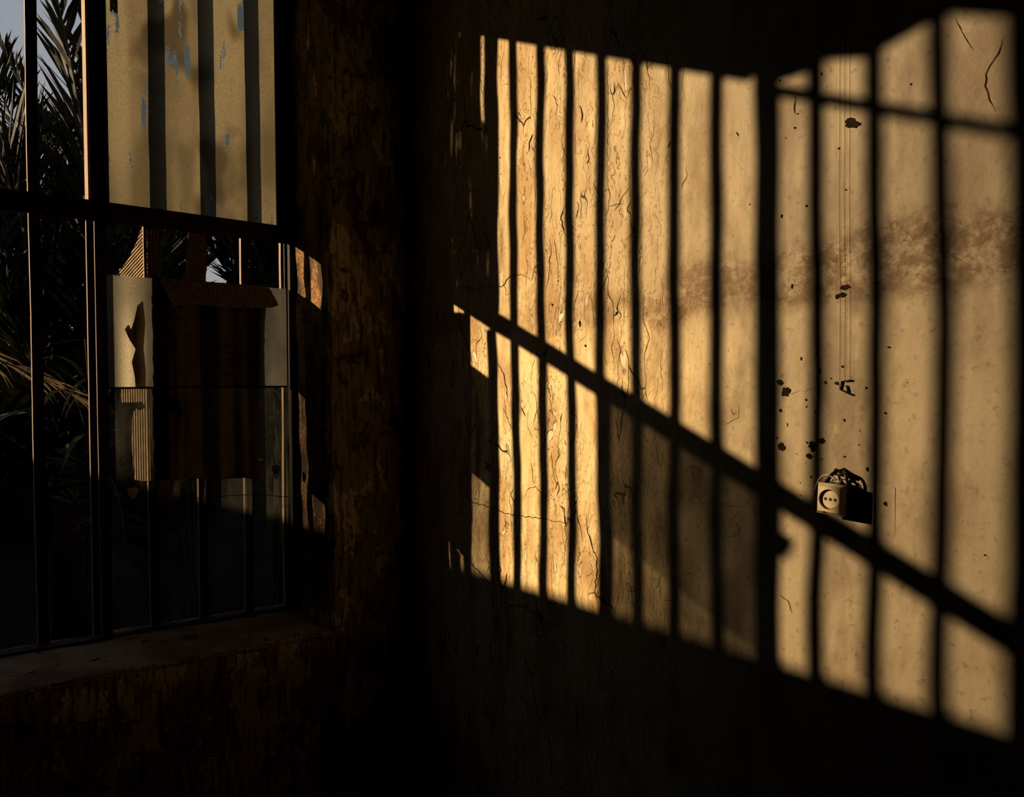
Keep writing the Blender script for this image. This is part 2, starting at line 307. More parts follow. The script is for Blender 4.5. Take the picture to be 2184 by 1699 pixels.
M_CARDT = mat_cardboard('folded_card_strip', (.62, .46, .27), .55, 330, .05)
M_CARDF = mat_cardboard('folded_card_flap', (.40, .26, .14), .35, 260, .1)
M_INK = simple('faded_print', (.004, .003, .002), (.008, .006, .004), 30)
M_PLASTIC = simple('yellowed_ivory_plastic', (.52, .44, .31), (.44, .35, .23), 30, .4, .05, .5)
M_PLDK = simple('shaded_plastic_housing', (.06, .042, .025), (.04, .028, .018), 30, .5, .1, .5)  # darkened plastic: the unlit side of the box is painted in
M_BLACK = simple('black_insulation', (.012, .010, .008), (.02, .015, .01), 60, .4, .2, .5)
M_WIREW = simple('dirty_white_wire', (.5, .42, .3), (.35, .28, .2), 60, .5, .1, .5)
M_HOLE = simple('dark_broken_plaster', (.02, .012, .006), (.04, .025, .012), 120, .95, .5, .1)
M_CRACK = simple('crack_shadow', (.035, .02, .008), (.06, .035, .015), 60, .95, .3, .1)
M_SCR = simple('scratched_plaster', (.16, .10, .05), (.30, .2, .1), 80, .9, .3, .1)
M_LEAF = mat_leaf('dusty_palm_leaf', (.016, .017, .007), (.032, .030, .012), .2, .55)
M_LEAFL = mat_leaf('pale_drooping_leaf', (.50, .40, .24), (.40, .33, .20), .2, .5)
M_REED = mat_leaf('reed_leaf', (.045, .055, .022), (.09, .09, .04), .35)
M_RACH = simple('palm_midrib', (.12, .10, .045), (.06, .05, .02), 40, .5, .2)
M_TRUNK = simple('palm_trunk_bark', (.05, .035, .02), (.02, .014, .01), 30, .9, 1)
M_SOIL = simple('dark_soil', (.03, .022, .015), (.015, .012, .008), 4, .95, .6)
M_GWALL = simple('garden_wall_render', (.30, .24, .17), (.22, .17, .12), 5, .9, .4)
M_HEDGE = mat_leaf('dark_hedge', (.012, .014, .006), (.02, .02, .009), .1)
M_BOARD = simple('rough_dark_board', (.05, .03, .016), (.03, .02, .01), 25, .85, .5, .2, (1, 1, .1))

# ---------------------------------------------------------------- room shell
def dispR(y, z):
    p = (0, y, z)
    near = max(0, min(1, (1.3 - y) / .8))
    return .009 * n1(p, 1.3, 3) + .0045 * n1(p, 4.5, 9) + (.0012 + .0016 * near) * n1((0, y, z * .5), 17, 5)
m = MB().grid(300, 250, lambda u, v: (dispR(-.05 + u * 4.3, v * 3.65), -.05 + u * 4.3, v * 3.65))
m.box(-.25, -.03, -.29, 4.25, 0, 3.65)
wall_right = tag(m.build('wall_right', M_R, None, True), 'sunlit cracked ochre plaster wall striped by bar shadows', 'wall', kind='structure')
XJ, XL, ZT = .30, 2.83, 1.65 + H0
def zsill(x, y): return H0 - .786 - .047 * (1.24 - x) + (-y) * .12
def dW(p, a=1.0):
    v = nv(p, 2.2, 1) * .006 + nv(p, 9, 4) * .0035 * a + nv((p[0], p[1], p[2] * .5), 26, 8) * .0016 * a
    return Vector(p) + v
m = MB()
m.grid(24, 240, lambda u, v: dW((-.05 + u * (XJ + .05), 0, v * 3.65)))
m.grid(100, 240, lambda u, v: dW((XL + u * 1.5, 0, v * 3.65)))
m.grid(180, 70, lambda u, v: dW((XJ + u * (XL - XJ), 0, v * zsill(XJ + u * (XL - XJ), 0))))
m.grid(160, 24, lambda u, v: dW((XJ + u * (XL - XJ), 0, ZT + v * (3.65 - ZT))))
def jamb(x, s):
    def f(u, v):
        y = -u * .285; z = zsill(x, y) - .02 + v * (ZT - zsill(x, y) + .02)
        p = dW((x, y, z), 1.0 + u); p.x += (.018 if s > 0 else 0) * min(1, -y / .022)
        p.x += s * (u ** .6) * (.006 + .010 * n1((x, y * 1.2, z), 5.5, 11) + .006 * n1((x, y, z * .7), 15, 2) )
        return p
    return f
m.grid(30, 240, jamb(XJ, 1), True); m.grid(20, 160, jamb(XL, -.2))
m.grid(160, 14, lambda u, v: dW((XJ + u * (XL - XJ), -v * .285, ZT)))
for b in ((-.25, XJ - .03, 0, 3.65), (XL + .02, 4.3, 0, 3.65), (XJ - .03, XL + .02, 0, H0 - .86), (XJ - .03, XL + .02, ZT + .03, 3.65)):
    m.box(b[0], b[1], -.285, -.03, b[2], b[3])
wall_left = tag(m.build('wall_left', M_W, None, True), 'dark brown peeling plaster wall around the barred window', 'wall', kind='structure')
m = MB().grid(260, 34, lambda u, v: dW((XJ - .02 + u * (XL - XJ + .04), .004 - v * .285, zsill(XJ + u * (XL - XJ), -v * .285)), 1.3) + Vector((0, 0, -.012 * max(0, 1 - v * 9) ** 2)), True)
tag(m.build('trim_1', M_SILL, None, True), 'dusty sloping plaster window sill under the barred window', 'window sill', kind='structure')
for nm, b, mt in (('floor', (-.25, 4.3, -.29, 4.3, -.1, 0), M_FLOOR), ('ceiling', (-.25, 4.3, -.29, 4.3, 3.62, 3.75), M_DK),
                  ('wall_back', (-.05, 4.3, 4.2, 4.35, 0, 3.65), M_DK), ('wall_side', (4.2, 4.35, -.29, 4.3, 0, 3.65), M_DK)):
    o = MB().box(*b).build(nm, mt); tag(o, {'floor': 'dark dusty floor', 'ceiling': 'dark ceiling', 'wall_back': 'dark wall behind the viewer', 'wall_side': 'dark wall beyond the end of the window'}[nm], nm.split('_')[0], kind='structure')

# marks on the sunlit wall: cracks, scratches, broken plaster, cable ridges
def ribbon(pts, w, off=.0012, jit=.35, seed=0):
    rnd = random.Random(seed); P = []
    for i in range(len(pts) - 1):
        a, b = Vector((*pts[i], 0)), Vector((*pts[i + 1], 0)); L = (b - a).length; k = max(2, int(L / .009))
        nn = Vector((-(b - a).y, (b - a).x, 0)).normalized()
        for j in range(k):
            q = a.lerp(b, j / k)
            if j: q += nn * rnd.uniform(-1, 1) * .0028
            P.append(q)
    P.append(Vector((*pts[-1], 0))); mb = MB(); n = len(P)
    for i, q in enumerate(P):
        t = (P[min(i + 1, n - 1)] - P[max(i - 1, 0)]).normalized(); nn = Vector((-t.y, t.x, 0))
        ww = w * .5 * (1 - jit + 2 * jit * rnd.random()) * min(1, .25 + 4 * min(i, n - 1 - i) / n)
        for s in (-1, 1):
            r = q + nn * ww * s; mb.v.append(Vector((dispR(r.x, r.y + H0) + off, r.x, r.y + H0)))
    for i in range(n - 1): mb.f.append((2 * i, 2 * i + 1, 2 * i + 3, 2 * i + 2))
    return mb
for i, (pts, w) in enumerate(CRACKS): ribbon(pts, w, seed=i).build('crack', M_CRACK, wall_right)
for i, (pts, w) in enumerate(SCRATCHES): ribbon(pts, w, .0009, .2, 50 + i).build('scratch', M_SCR, wall_right)
def blob(y, z, r, asp, seed, off=.0016):
    rnd = random.Random(seed); mb = MB(); N = 22; ph = rnd.random() * 9
    mb.v.append(Vector((dispR(y, z) + off, y, z)))
    for k in range(N):
        a = 2 * math.pi * k / N; rr = r * (1 + .38 * mn.noise(Vector((math.cos(a) * 1.6 + ph, math.sin(a) * 1.6, ph))) + rnd.uniform(-.22, .25))
        yy = y + math.cos(a) * rr / max(.6, asp ** .5); zz = z + math.sin(a) * rr * asp ** .5
        mb.v.append(Vector((dispR(yy, zz) + off, yy, zz)))
    for k in range(N): mb.f.append((0, 1 + k, 1 + (k + 1) % N))
    return mb
for i, (y, z, r, a) in enumerate(HOLES): blob(y, z + H0, r, a, i).build('plaster_hole', M_HOLE, wall_right)
for i in range(46):   # small chips around the old sockets and flakes by the corner
    rnd = random.Random(900 + i)
    if i < 20: y, z = rnd.gauss(1.55, .05), H0 + rnd.uniform(-.2, .05)
    elif i < 34: y, z = rnd.gauss(1.50, .1), H0 + rnd.uniform(-.7, .65)
    else: y, z = rnd.uniform(.52, 1.0), H0 + rnd.uniform(-.6, .8)
    blob(y, z, rnd.uniform(.0009, .0024), rnd.uniform(.7, 3), 300 + i).build('plaster_chip', M_HOLE, wall_right)
for y in (1.5805, 1.5905, 1.601):
    mb = MB(); N = 90
    for j in range(N + 1):
        z = H0 + .0 + j / N * .95
        for k, (dy, dx) in enumerate(((-.0026, .0001), (-.0008, .0006), (.0008, .0006), (.0026, .0001))): mb.v.append(Vector((dispR(y, z) + dx, y + dy, z)))
    for j in range(N):
        for k in range(3): a = j * 4 + k; mb.f.append((a, a + 1, a + 5, a + 4))
    mb.build('cable_ridge', M_R, wall_right, True)

# ---------------------------------------------------------------- window
win = tag(empty('window_1', (0, 0, 0)), 'old iron window with painted, filmed and grimy panes beside the dark wall', 'window', kind='structure')
F0, F1 = -.238, -.229
def zb(x): return H0 - .752 - .045 * (1.2 - x)
def fr(name, x0, x1, z0, z1, y0=F0, y1=F1, mat=M_IRON, bev=.001, par=None):
    return MB().box(x0, x1, y0, y1, z0, z1).build(name, mat, par or win, False, bev)
Z = lambda z: H0 + z
fr('frame_stile', .29, .345, Z(-.80), ZT + .02, -.275, -.222)
fr('frame_stile', 2.790, 2.835, Z(-.80), ZT + .02, -.275, -.222)
fr('sash_stile', .345, .386, Z(.50), Z(1.40))
fr('transom_rail', .30, 2.82, Z(.494), Z(.554))
fr('transom_rail', .30, 2.12, Z(1.402), Z(1.422), -.256, -.244); fr('transom_rail', 2.19, 2.82, Z(1.384), Z(1.411), -.262, -.256)
def mull(x0, x1, z0, z1):
    mb = MB().box(x0, x1, F0, F1, z0, z1); mb.box(x1 - .006, x1, -.268, F0, z0, z1); return mb.build('mullion', M_IRON, win, False, .001)
mull(.914, .970, Z(.50), ZT); MB().box(.926, .956, F0, F1, Z(-.80), Z(.50)).build('mullion', M_IRON, win); MB().box(.952, .971, -.276, -.262, Z(-.80), Z(.50)).build('mullion', M_IRON, win)
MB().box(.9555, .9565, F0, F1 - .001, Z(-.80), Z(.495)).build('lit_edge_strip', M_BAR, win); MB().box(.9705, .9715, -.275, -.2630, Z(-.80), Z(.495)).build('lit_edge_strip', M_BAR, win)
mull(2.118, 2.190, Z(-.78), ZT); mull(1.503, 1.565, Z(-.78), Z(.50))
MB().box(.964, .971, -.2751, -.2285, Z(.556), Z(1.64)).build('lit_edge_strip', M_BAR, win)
mb = MB()
for x0, x1 in ((.30, 2.82),):
    b = len(mb.v)
    for (x, y, dz) in ((x0, -.27, -.045), (x1, -.27, -.045), (x1, -.222, -.045), (x0, -.222, -.045), (x0, -.27, 0), (x1, -.27, 0), (x1, -.222, 0), (x0, -.222, 0)): mb.v.append(Vector((x, y, zb(x) + dz)))
    for q in ((3, 2, 1, 0), (4, 5, 6, 7), (0, 1, 5, 4), (1, 2, 6, 5), (2, 3, 7, 6), (3, 0, 4, 7)): mb.f.append(tuple(b + i for i in q))
mb.build('bottom_rail', M_IRON, win, False, .002)
def sheet(name, x0, x1, z0, z1, y, mat, par=None, nx=1, wav=0):
    nz = nx * 2
    return MB().grid(nx, nz, lambda u, v: (x0 + u * (x1 - x0), y + wav * n1((u * 3, v * 4, 0), 1.3, 5), z0 + v * (z1 - z0))).build(name, mat, par or win, True)
sheet('painted_pane', .375, .925, Z(.548), Z(1.405), -.2425, M_PAINT, None, 30, .0012)
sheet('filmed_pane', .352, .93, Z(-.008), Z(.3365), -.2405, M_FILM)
sheet('grimy_pane', .346, .93, Z(-.80), Z(-.004), -.2415, M_GL1)
sheet('sooty_pane', 1.56, 2.125, Z(.150), Z(.51), -.2415, M_GLB)
sheet('sooty_pane', 1.56, 2.125, Z(-.79), Z(.150), -.2415, M_GLB2)
MB().box(.352, .93, -.2412, -.2385, Z(-.0115), Z(-.006)).build('pane_edge', M_INK, win)
mb = MB().tube([(.93, -.2395, Z(-.378)), (.80, -.2395, Z(-.372)), (.62, -.2395, Z(-.372)), (.48, -.2395, Z(-.378)), (.352, -.2395, Z(-.400))], .0011, 5); mb.build('pane_crack', M_INK, win)
mb = MB().box(2.188, 2.206, -.25, -.225, Z(.395), Z(.445)); mb.tube([(2.2, -.238, Z(.40)), (2.224, -.238, Z(.425)), (2.226, -.238, Z(.45))], .007, 8); mb.build('latch', M_IRON, win, False, .002)
for px, pz in ((.86, -.335), (.40, -.30)):   # putty smears left on the glass
    mb = MB(); pts = [(px + .014 * math.cos(a) * (1 + .3 * math.sin(3 * a)), Z(pz) + .022 * math.sin(a) * (1 + .3 * math.cos(2 * a))) for a in [i * math.pi / 9 for i in range(18)]]
    mb.prism(pts, lambda u, v, d: (u, d, v), -.2415, -.2395); mb.build('putty_smear', M_WIREW, win)

# boards closing the fanlight, the last one broken on a slant
bo = tag(empty('fanlight_boarding', (1.2, -.24, ZT - .1)), 'dark boards nailed over the top of the iron window', 'boards')
off = Vector((1.2, -.24, ZT - .1))
def bprism(pts, y0, y1):
    mb = MB(); mb.prism(pts, lambda u, v, d: Vector((u, d, v)) - off, y0, y1); return mb.build('board', M_BOARD, bo)
xs = [.345, .92, 1.34, 1.75, 2.15]
for a, b in zip(xs, xs[1:]): bprism([(a, Z(1.412)), (b - .003, Z(1.412)), (b - .003, ZT - .003), (a, ZT - .003)], -.250, -.2385)
bprism([(2.152, Z(1.40)), (2.19, Z(1.405)), (2.295, Z(1.44)), (2.315, Z(1.468)), (2.44, Z(1.482)), (2.475, Z(1.50)), (2.475, ZT - .003), (2.152, ZT - .003)], -.250, -.2385)
bprism([(2.478, Z(1.50)), (2.60, Z(1.562)), (2.64, Z(1.580)), (2.82, Z(1.580)), (2.82, ZT - .003), (2.478, ZT - .003)], -.250, -.2385)

# iron grille outside the panes
gr = tag(empty('window_grille', (1.5, -.264, Z(-.78))), 'rusty iron grille of upright flat bars outside the window panes', 'window grille')
go = Vector((1.5, -.264, Z(-.78)))
for n in range(-4, 12):
    if n in (0, 8): continue
    x = (.95077 + n * .153787) if n != -4 else .3575
    rnd = random.Random(n + 40); a1, a2, ph = rnd.uniform(-.003, .003), rnd.uniform(-.0016, .0016), rnd.random() * 6
    mb = MB(); N = 60; zz0, zz1 = zb(x) - .02, ZT + .02; w2 = .0145 if n != -4 else .005
    for j in range(N + 1):
        z = zz0 + (zz1 - zz0) * j / N; dx = a1 * math.sin(3.1 * j / N * 2 + ph) + a2 * math.sin(j / N * 17 + ph) + .0005 * n1((x, 0, z), 22)
        for (sx, sy) in ((-1, -1), (1, -1), (1, 1), (-1, 1)): mb.v.append(Vector((x + dx + sx * w2, -.264 + sy * .0082, z)) - go)
    for j in range(N):
        for k in range(4): a = j * 4 + k; b = j * 4 + (k + 1) % 4; mb.f.append((a, b, b + 4, a + 4))
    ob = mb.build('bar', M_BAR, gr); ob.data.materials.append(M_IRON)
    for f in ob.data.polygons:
        if f.index % 4 in (2, 3): f.material_index = 1  # faces turned from the sun get the dark iron, shade painted in

# ---------------------------------------------------------------- torn cardboard box wedged behind the pane
cb = tag(empty('cardboard_box', (.64, -.245, Z(-.1))), 'torn brown cardboard box sheet wedged between grille and lower pane', 'cardboard')
co = Vector((.64, -.245, Z(-.1)))
def cp(name, pts, mat, y0, y1, fn=None):
    mb = MB(); mb.prism([(a, b) for a, b in pts], (lambda u, v, d: Vector((u, d, v + H0)) - co) if fn is None else fn, y0, y1); return mb.build(name, mat, cb)
def rough(pts, amp=.002, step=.02, seed=0):
    rnd = random.Random(seed); out = []
    for i in range(len(pts)):
        a, b = Vector(pts[i]), Vector(pts[(i + 1) % len(pts)]); k = max(1, int((b - a).length / step))
        for j in range(k):
            q = a.lerp(b, j / k); out.append((q.x + (rnd.uniform(-amp, amp) if j else 0), q.y + (rnd.uniform(-amp, amp) if j else 0)))
    return out
CARD = [(.80, .335), (.7543, .3365), (.52, .336), (.43, .333), (.4404, .1938), (.4461, .0314), (.4551, -.1308), (.4631, -.2279), (.4508, -.2939), (.4563, -.3276), (.5423, -.3152), (.6505, -.3088), (.80, -.302), (.802, -.1)]
cp('panel', rough(CARD), M_CARD, -.2475, -.2445)
def side(u, v, d):      # the box side folding outwards beside the bar
    t = 2.545 * (u - .80) / (2.7565 - u); s = (2.545 + t) / 2.545
    return Vector((.80 + .5 * t + d, -.245 - t, v * s + H0)) - co
cp('torn_side', rough([(.803, -.072), (.812, -.078), (.822, -.072), (.832, -.080), (.842, -.073), (.8533, -.0858), (.857, -.16), (.8526, -.2939), (.830, -.301), (.803, -.302)], .0012), M_CARDL, 0, .003, side)
cp('torn_side', rough([(.806, -.003), (.806, -.058), (.822, -.060), (.824, -.052), (.8834, -.053), (.888, -.03), (.8827, -.003)], .0012), M_CARDL, 0, .003, side)
cp('torn_side', rough([(.803, .0), (.803, .33), (.84, .33), (.865, .2), (.876, .185), (.868, .15), (.849, .118), (.86, .075), (.853, .03), (.851, .0)], .003, .02, 3), M_CARD, 0, .003, side)
cp('torn_scrap', [(.8566, -.002), (.8587, .031), (.8661, .0746), (.8547, .1156), (.8729, .1471), (.8843, .1756), (.8748, .1905), (.8671, .1734), (.8572, .2058), (.8471, .2501), (.8333, .2656), (.828, .20), (.834, .12), (.829, .05), (.830, -.002)], M_CARD, -.2495, -.2475)
cp('folded_strip', rough([(.803, .33), (.803, .49), (.8197, .486), (.8297, .4552), (.8521, .4018), (.8766, .3604), (.8845, .357), (.8823, .33)], .0018, .015), M_CARDT, 0, .003, side)
cp('upright_strip', rough([(.7614, .33), (.803, .33), (.806, .49), (.764, .497)], .0015), M_CARD, -.2530, -.2500)
cp('upright_strip', rough([(.6217, .4952), (.6781, .500), (.6803, .4576), (.6872, .3962), (.6921, .3579), (.707, .3339), (.6255, .3330)], .002, .015, 5), M_CARDF, -.2505, -.2480)
cp('sun_block_strip', [(-.252, .33), (-.252, .495), (-.270, .50), (-.315, .50), (-.322, .33)], M_CARD, 0, .002, lambda u, v, d: Vector((.764 + (u + .252) * .26 + d, u, v + H0)) - co)  # unseen edge-on strip added to stop sun through the gap
cp('hanging_scrap_blocker', rough([(.70, -.29), (.775, -.29), (.778, -.37), (.75, -.395), (.72, -.40), (.705, -.36)], .002, .015, 9), M_CARD, -.286, -.284)  # torn scrap lengthened and set outside the bars to block sun
def flapf(u, v, d): return Vector((u, -.236 + (.339 - v) * .5 + d, v + H0)) - co
FL = [(.775, .3293), (.767, .338), (.60, .3345), (.43, .3385), (.4160, .332), (.3980, .2733), (.42, .263), (.4791, .2572), (.5968, .2538), (.7004, .2581), (.752, .2436), (.744, .256), (.7542, .2665), (.762, .30)]
cp('flap', rough(FL, .0016, .014, 8), M_CARDF, 0, .003, flapf)
cp('flap_fold', [(.43, .334), (.77, .334), (.77, .3385), (.43, .3385)], M_CARD, -.247, -.233)
for k in range(6):
    u0 = .492 - k * .0125
    cp('torn_fluting', [(u0, .3375), (u0 - .004, .3375), (u0 - .021, .318), (u0 - .0165, .318)], M_CARDT, .0031, .0045, flapf)
# faint print
pr = empty('printed_marks', (0, 0, 0)); bpy.data.objects.remove(pr)
YP = -.2438
def line(mb, a, b, w=.0016):
    A, B = Vector(a), Vector(b); t = (B - A).normalized(); nn = Vector((-t.y, t.x)) * w / 2
    i = len(mb.v)
    for q in (A - nn, B - nn, B + nn, A + nn): mb.v.append(Vector((q.x, YP, q.y + H0)) - co)
    mb.f.append((i, i + 1, i + 2, i + 3))
mb = MB()
zl = lambda z, x: z + (x - .45) * .012
for z in (.154, .106, .058): line(mb, (.455, zl(z, .455) - .0), (.80, zl(z, .8) + .004))
line(mb, (.455, .154), (.455, .058)); line(mb, (.593, .156), (.592, .01))
line(mb, (.46, -.032), (.80, -.028)); line(mb, (.46, -.066), (.80, -.060))
for (x0, x1, z0, z1) in ((.755, .80, .205, .285), (.69, .735, .20, .275), (.588, .632, .20, .29), (.505, .548, .19, .275)):
    line(mb, (x0, z0), (x1, z0)); line(mb, (x0, z1), (x1, z1)); line(mb, (x0, z0), (x0, z1)); line(mb, (x1, z0), (x1, z1))
def poly(mb, pts):
    i = len(mb.v)
    for (x, z) in pts: mb.v.append(Vector((x, YP, z + H0)) - co)
    mb.f.append(tuple(range(i, i + len(pts))))
poly(mb, [(.76, .225), (.795, .225), (.795, .231), (.76, .231)]); poly(mb, [(.76, .213), (.795, .213), (.795, .219), (.76, .219)])
poly(mb, [(.777 + .011 * math.cos(a), .258 + .013 * math.sin(a)) for a in [i * math.pi / 6 for i in range(12)]])
poly(mb, [(.712 + .009 * math.cos(a), .255 + .011 * math.sin(a)) for a in [i * math.pi / 6 for i in range(12)]]); poly(mb, [(.704, .215), (.72, .215), (.712, .226)])
poly(mb, [(.600, .27), (.620, .27), (.614, .25), (.606, .25)]); poly(mb, [(.608, .25), (.612, .25), (.612, .222), (.608, .222)]); poly(mb, [(.60, .218), (.62, .218), (.62, .222), (.60, .222)])
poly(mb, [(.5265 + .018 * math.cos(a), .245 + .016 * math.sin(a)) for a in [i * math.pi / 8 for i in range(9)]]); line(mb, (.5265, .245), (.5265, .21), .002)
mb.build('printed_frame', M_INK, cb)
def text(s, x, z, size):
    cu = bpy.data.curves.new('t', 'FONT'); cu.body = s; cu.size = size; cu.align_x = 'LEFT'
    o = bpy.data.objects.new('t', cu); COL.objects.link(o); bpy.context.view_layer.update()
    me = bpy.data.meshes.new_from_object(o.evaluated_get(bpy.context.evaluated_depsgraph_get()))
    bpy.data.objects.remove(o)
    me.transform(Matrix.Translation(Vector((x, YP, z + H0)) - co) @ Euler((math.pi / 2, 0, math.pi)).to_matrix().to_4x4())
    me.materials.clear(); me.materials.append(M_INK); t = bpy.data.objects.new('printed_text', me); COL.objects.link(t); t.parent = cb
    t['label'] = 'faded dark lettering ' + s
for s, x, z in (('CART NO', .583, .124), ('NUMBER NO', .583, .078), ('SIZE', .583, .031), ('UNIT NO', .782, .036)): text(s, x, z, .016)

# ---------------------------------------------------------------- wall socket hanging from its wires
so = tag(empty('wall_socket', (.0, 1.585, Z(-.235)), (math.radians(0), 0, 0)), 'ivory plastic round-hole wall socket hanging by black wires on the sunlit wall', 'socket')
so.rotation_euler = (math.radians(-2.5), 0, math.radians(0))
hw, hh = .0275, .031
MB().box(.004, .040, -hw + .001, hw - .001, -hh + .001, hh - .001).build('housing', M_PLDK, so, False, .002)
def ring_plate():
    mb = MB(); N = 48
    def sq(s, sh, x):
        out = []
        for k in range(N):
            a = 2 * math.pi * k / N + math.pi / 4; c, d = math.cos(a), math.sin(a); q = max(abs(c), abs(d)); out.append(Vector((x, c / q * s, d / q * sh)))
        return out
    ci = lambda r, x: [Vector((x, r * math.cos(2 * math.pi * k / N + math.pi / 4), r * math.sin(2 * math.pi * k / N + math.pi / 4))) for k in range(N)]
    rings = [sq(hw, hh, .038), sq(hw, hh, .041), sq(hw - .006, hh - .0065, .050), ci(.0205, .050), ci(.0200, .0495), ci(.0200, .040)]
    for r in rings: mb.v += r
    for i in range(len(rings) - 1):
        for k in range(N): k2 = (k + 1) % N; mb.f.append((i * N + k, i * N + k2, (i + 1) * N + k2, (i + 1) * N + k))
    return mb
ring_plate().build('face_plate', M_PLASTIC, so)
mb = MB(); N = 40
for x, r in ((.040, .0200), (.0435, .0172), (.0435, 0)):
    if r:
        for k in range(N): mb.v.append(Vector((x, r * math.cos(2 * math.pi * k / N), r * math.sin(2 * math.pi * k / N))))
for k in range(N): mb.f.append((k, (k + 1) % N, N + (k + 1) % N, N + k))
mb.f.append(tuple(range(N, 2 * N)))
ins = mb.build('socket_insert', M_PLASTIC, so)
for dy in (-.0098, 0, .0098):
    mb = MB().tube([(.0430, dy, 0), (.0438, dy, 0)], .0032, 16); mb.build('pin_hole', M_BLACK, ins)
mb = MB().prism([(-.012, -.0275), (-.008, -.0275), (-.006, -.024), (-.009, -.0235)], lambda u, v, d: (.0475 + d + (v + .031) * .3, u, v), 0, .001); mb.build('burn_mark', M_BLACK, so)
def wire(pts, r, mat, name='black_wire'):
    mb = MB().tube(smooth_path(pts, 8), r, 8); return mb.build(name, mat, so, True)
wire([(.030, -.020, .026), (.034, -.012, .040), (.026, -.003, .053), (.014, .003, .056), (.0, .004, .058)], .0022, M_BLACK)
wire([(.026, -.017, .026), (.030, -.009, .040), (.024, .000, .052), (.012, .005, .054), (.0, .008, .056)], .0020, M_BLACK)
wire([(.022, .027, .024), (.026, .024, .038), (.024, .018, .050), (.016, .010, .053), (.0, .006, .055)], .0028, M_BLACK)
wire([(.018, .006, .028), (.024, .012, .036), (.020, .004, .044), (.012, .002, .052)], .0022, M_BLACK)
wire([(.016, .016, .028), (.024, .009, .038), (.022, .005, .046), (.012, .000, .054)], .0020, M_BLACK)
wire([(.018, -.004, .050), (.022, .006, .050), (.020, .014, .048)], .0042, M_BLACK, 'tape_knot')
wire([(.020, -.006, .057), (.016, .0, .055), (.008, .003, .052)], .003, M_BLACK, 'tape_knot')
wire([(.03, .006, .028), (.036, .002, .040), (.030, -.016, .046), (.018, -.036, .036), (.010, -.050, .010), (.006, -.058, -.028)], .0009, M_WIREW, 'white_wire')
wire([(.03, .004, .030), (.034, .010, .036), (.030, .006, .043), (.024, -.004, .040), (.02, -.012, .030)], .0011, M_WIREW, 'white_wire')
# loose cut cable ends higher up on the chase
for i, pts in enumerate(STUBS):
    mb = MB().tube([(dispR(y, z + H0) + .003, y, z + H0) for y, z in pts], .0018, 6)
    tag(mb.build('cut_cable', M_BLACK, None, True), ['bent black cut cable end sticking from the plaster above the socket', 'short straight black cable stub at the top of the cut cable cluster', 'tiny black cable tail inside the cut cable cluster'][i], 'cable')
# flush painted-over cover plates either side
def cover(y0, y1, z0, z1, label, holes):
    e = tag(empty('blanking_plate', (.004, (y0 + y1) / 2, Z((z0 + z1) / 2))), label, 'cover plate')
    cy, cz = (y0 + y1) / 2, Z((z0 + z1) / 2); hy, hz = (y1 - y0) / 2, (z1 - z0) / 2; pts = []
    for (sx, sz) in ((1, 1), (-1, 1), (-1, -1), (1, -1)):
        for k in range(5):
            a = {(1, 1): 0, (-1, 1): 90, (-1, -1): 180, (1, -1): 270}[(sx, sz)] + k * 22.5; a = math.radians(a)
            pts.append((sx * (hy - .006) + .006 * math.cos(a), sz * (hz - .006) + .006 * math.sin(a)))
    mb = MB(); dd = dispR(cy, cz) - .0062
    mb.prism(pts, lambda u, v, d: (d + dd, u, v), -.004, .0030); mb.build('plate', M_R, e)
    for (y, z) in holes: MB().tube([(dd + .002, y, z), (dd + .0034, y, z)], .0016, 12).build('screw_hole', M_BLACK, e)
cover(1.484, 1.530, -.262, -.203, 'small rounded blanking plate painted over, left of the socket', [(-.008, .018), (-.008, -.008)])
cover(1.650, 1.690, -.300, -.203, 'flush painted-over plate right of the socket with one dark hole', [(.002, .014)])

# plaster crumbs on the sill
def rock(name, loc, r, seed, mat, lab):
    rnd = random.Random(seed); mb = MB(); nu, nvv = 14, 9
    def f(u, v):
        a, b = u * 2 * math.pi, (v - .5) * math.pi; d = Vector((math.cos(a) * math.cos(b), math.sin(a) * math.cos(b), math.sin(b)))
        s = 1 + .35 * mn.noise(d * 1.7 + Vector((seed, 0, 0))) ; q = Vector((d.x * r[0], d.y * r[1], d.z * r[2])) * s
        q.z = max(q.z, -r[2] * .6); return q
    mb.grid(nu, nvv, f); o = mb.build(name, mat); o.location = (loc[0], loc[1], zsill(loc[0], loc[1]) + r[2] * .55); return tag(o, lab, 'debris')
rock('plaster_chunk', (.728, -.13), (.021, .014, .011), 3, M_SILL, 'largest plaster lump lying on the sill against the bottom rail')
labs = ['small dark crumb on the sill below the plaster lump', 'flat flake on the sill near the right jamb', 'thin flake on the sill halfway to the right jamb', 'crumb at the back of the sill close to the jamb corner',
        'dark flake on the sill left of the plaster lump', 'pair-sized crumb at the left end of the visible sill', 'tiny chip at the front edge of the sill left of the lump']
for i, (x, y) in enumerate(((.742, -.085), (.42, -.10), (.54, -.12), (.37, -.14), (.98, -.06), (1.0, -.10), (.90, -.04))):
    rock('plaster_flake', (x, y), (.008 + .004 * (i % 3), .006, .0022), 20 + i, M_HOLE if i in (0, 4, 5) else M_SILL, labs[i])

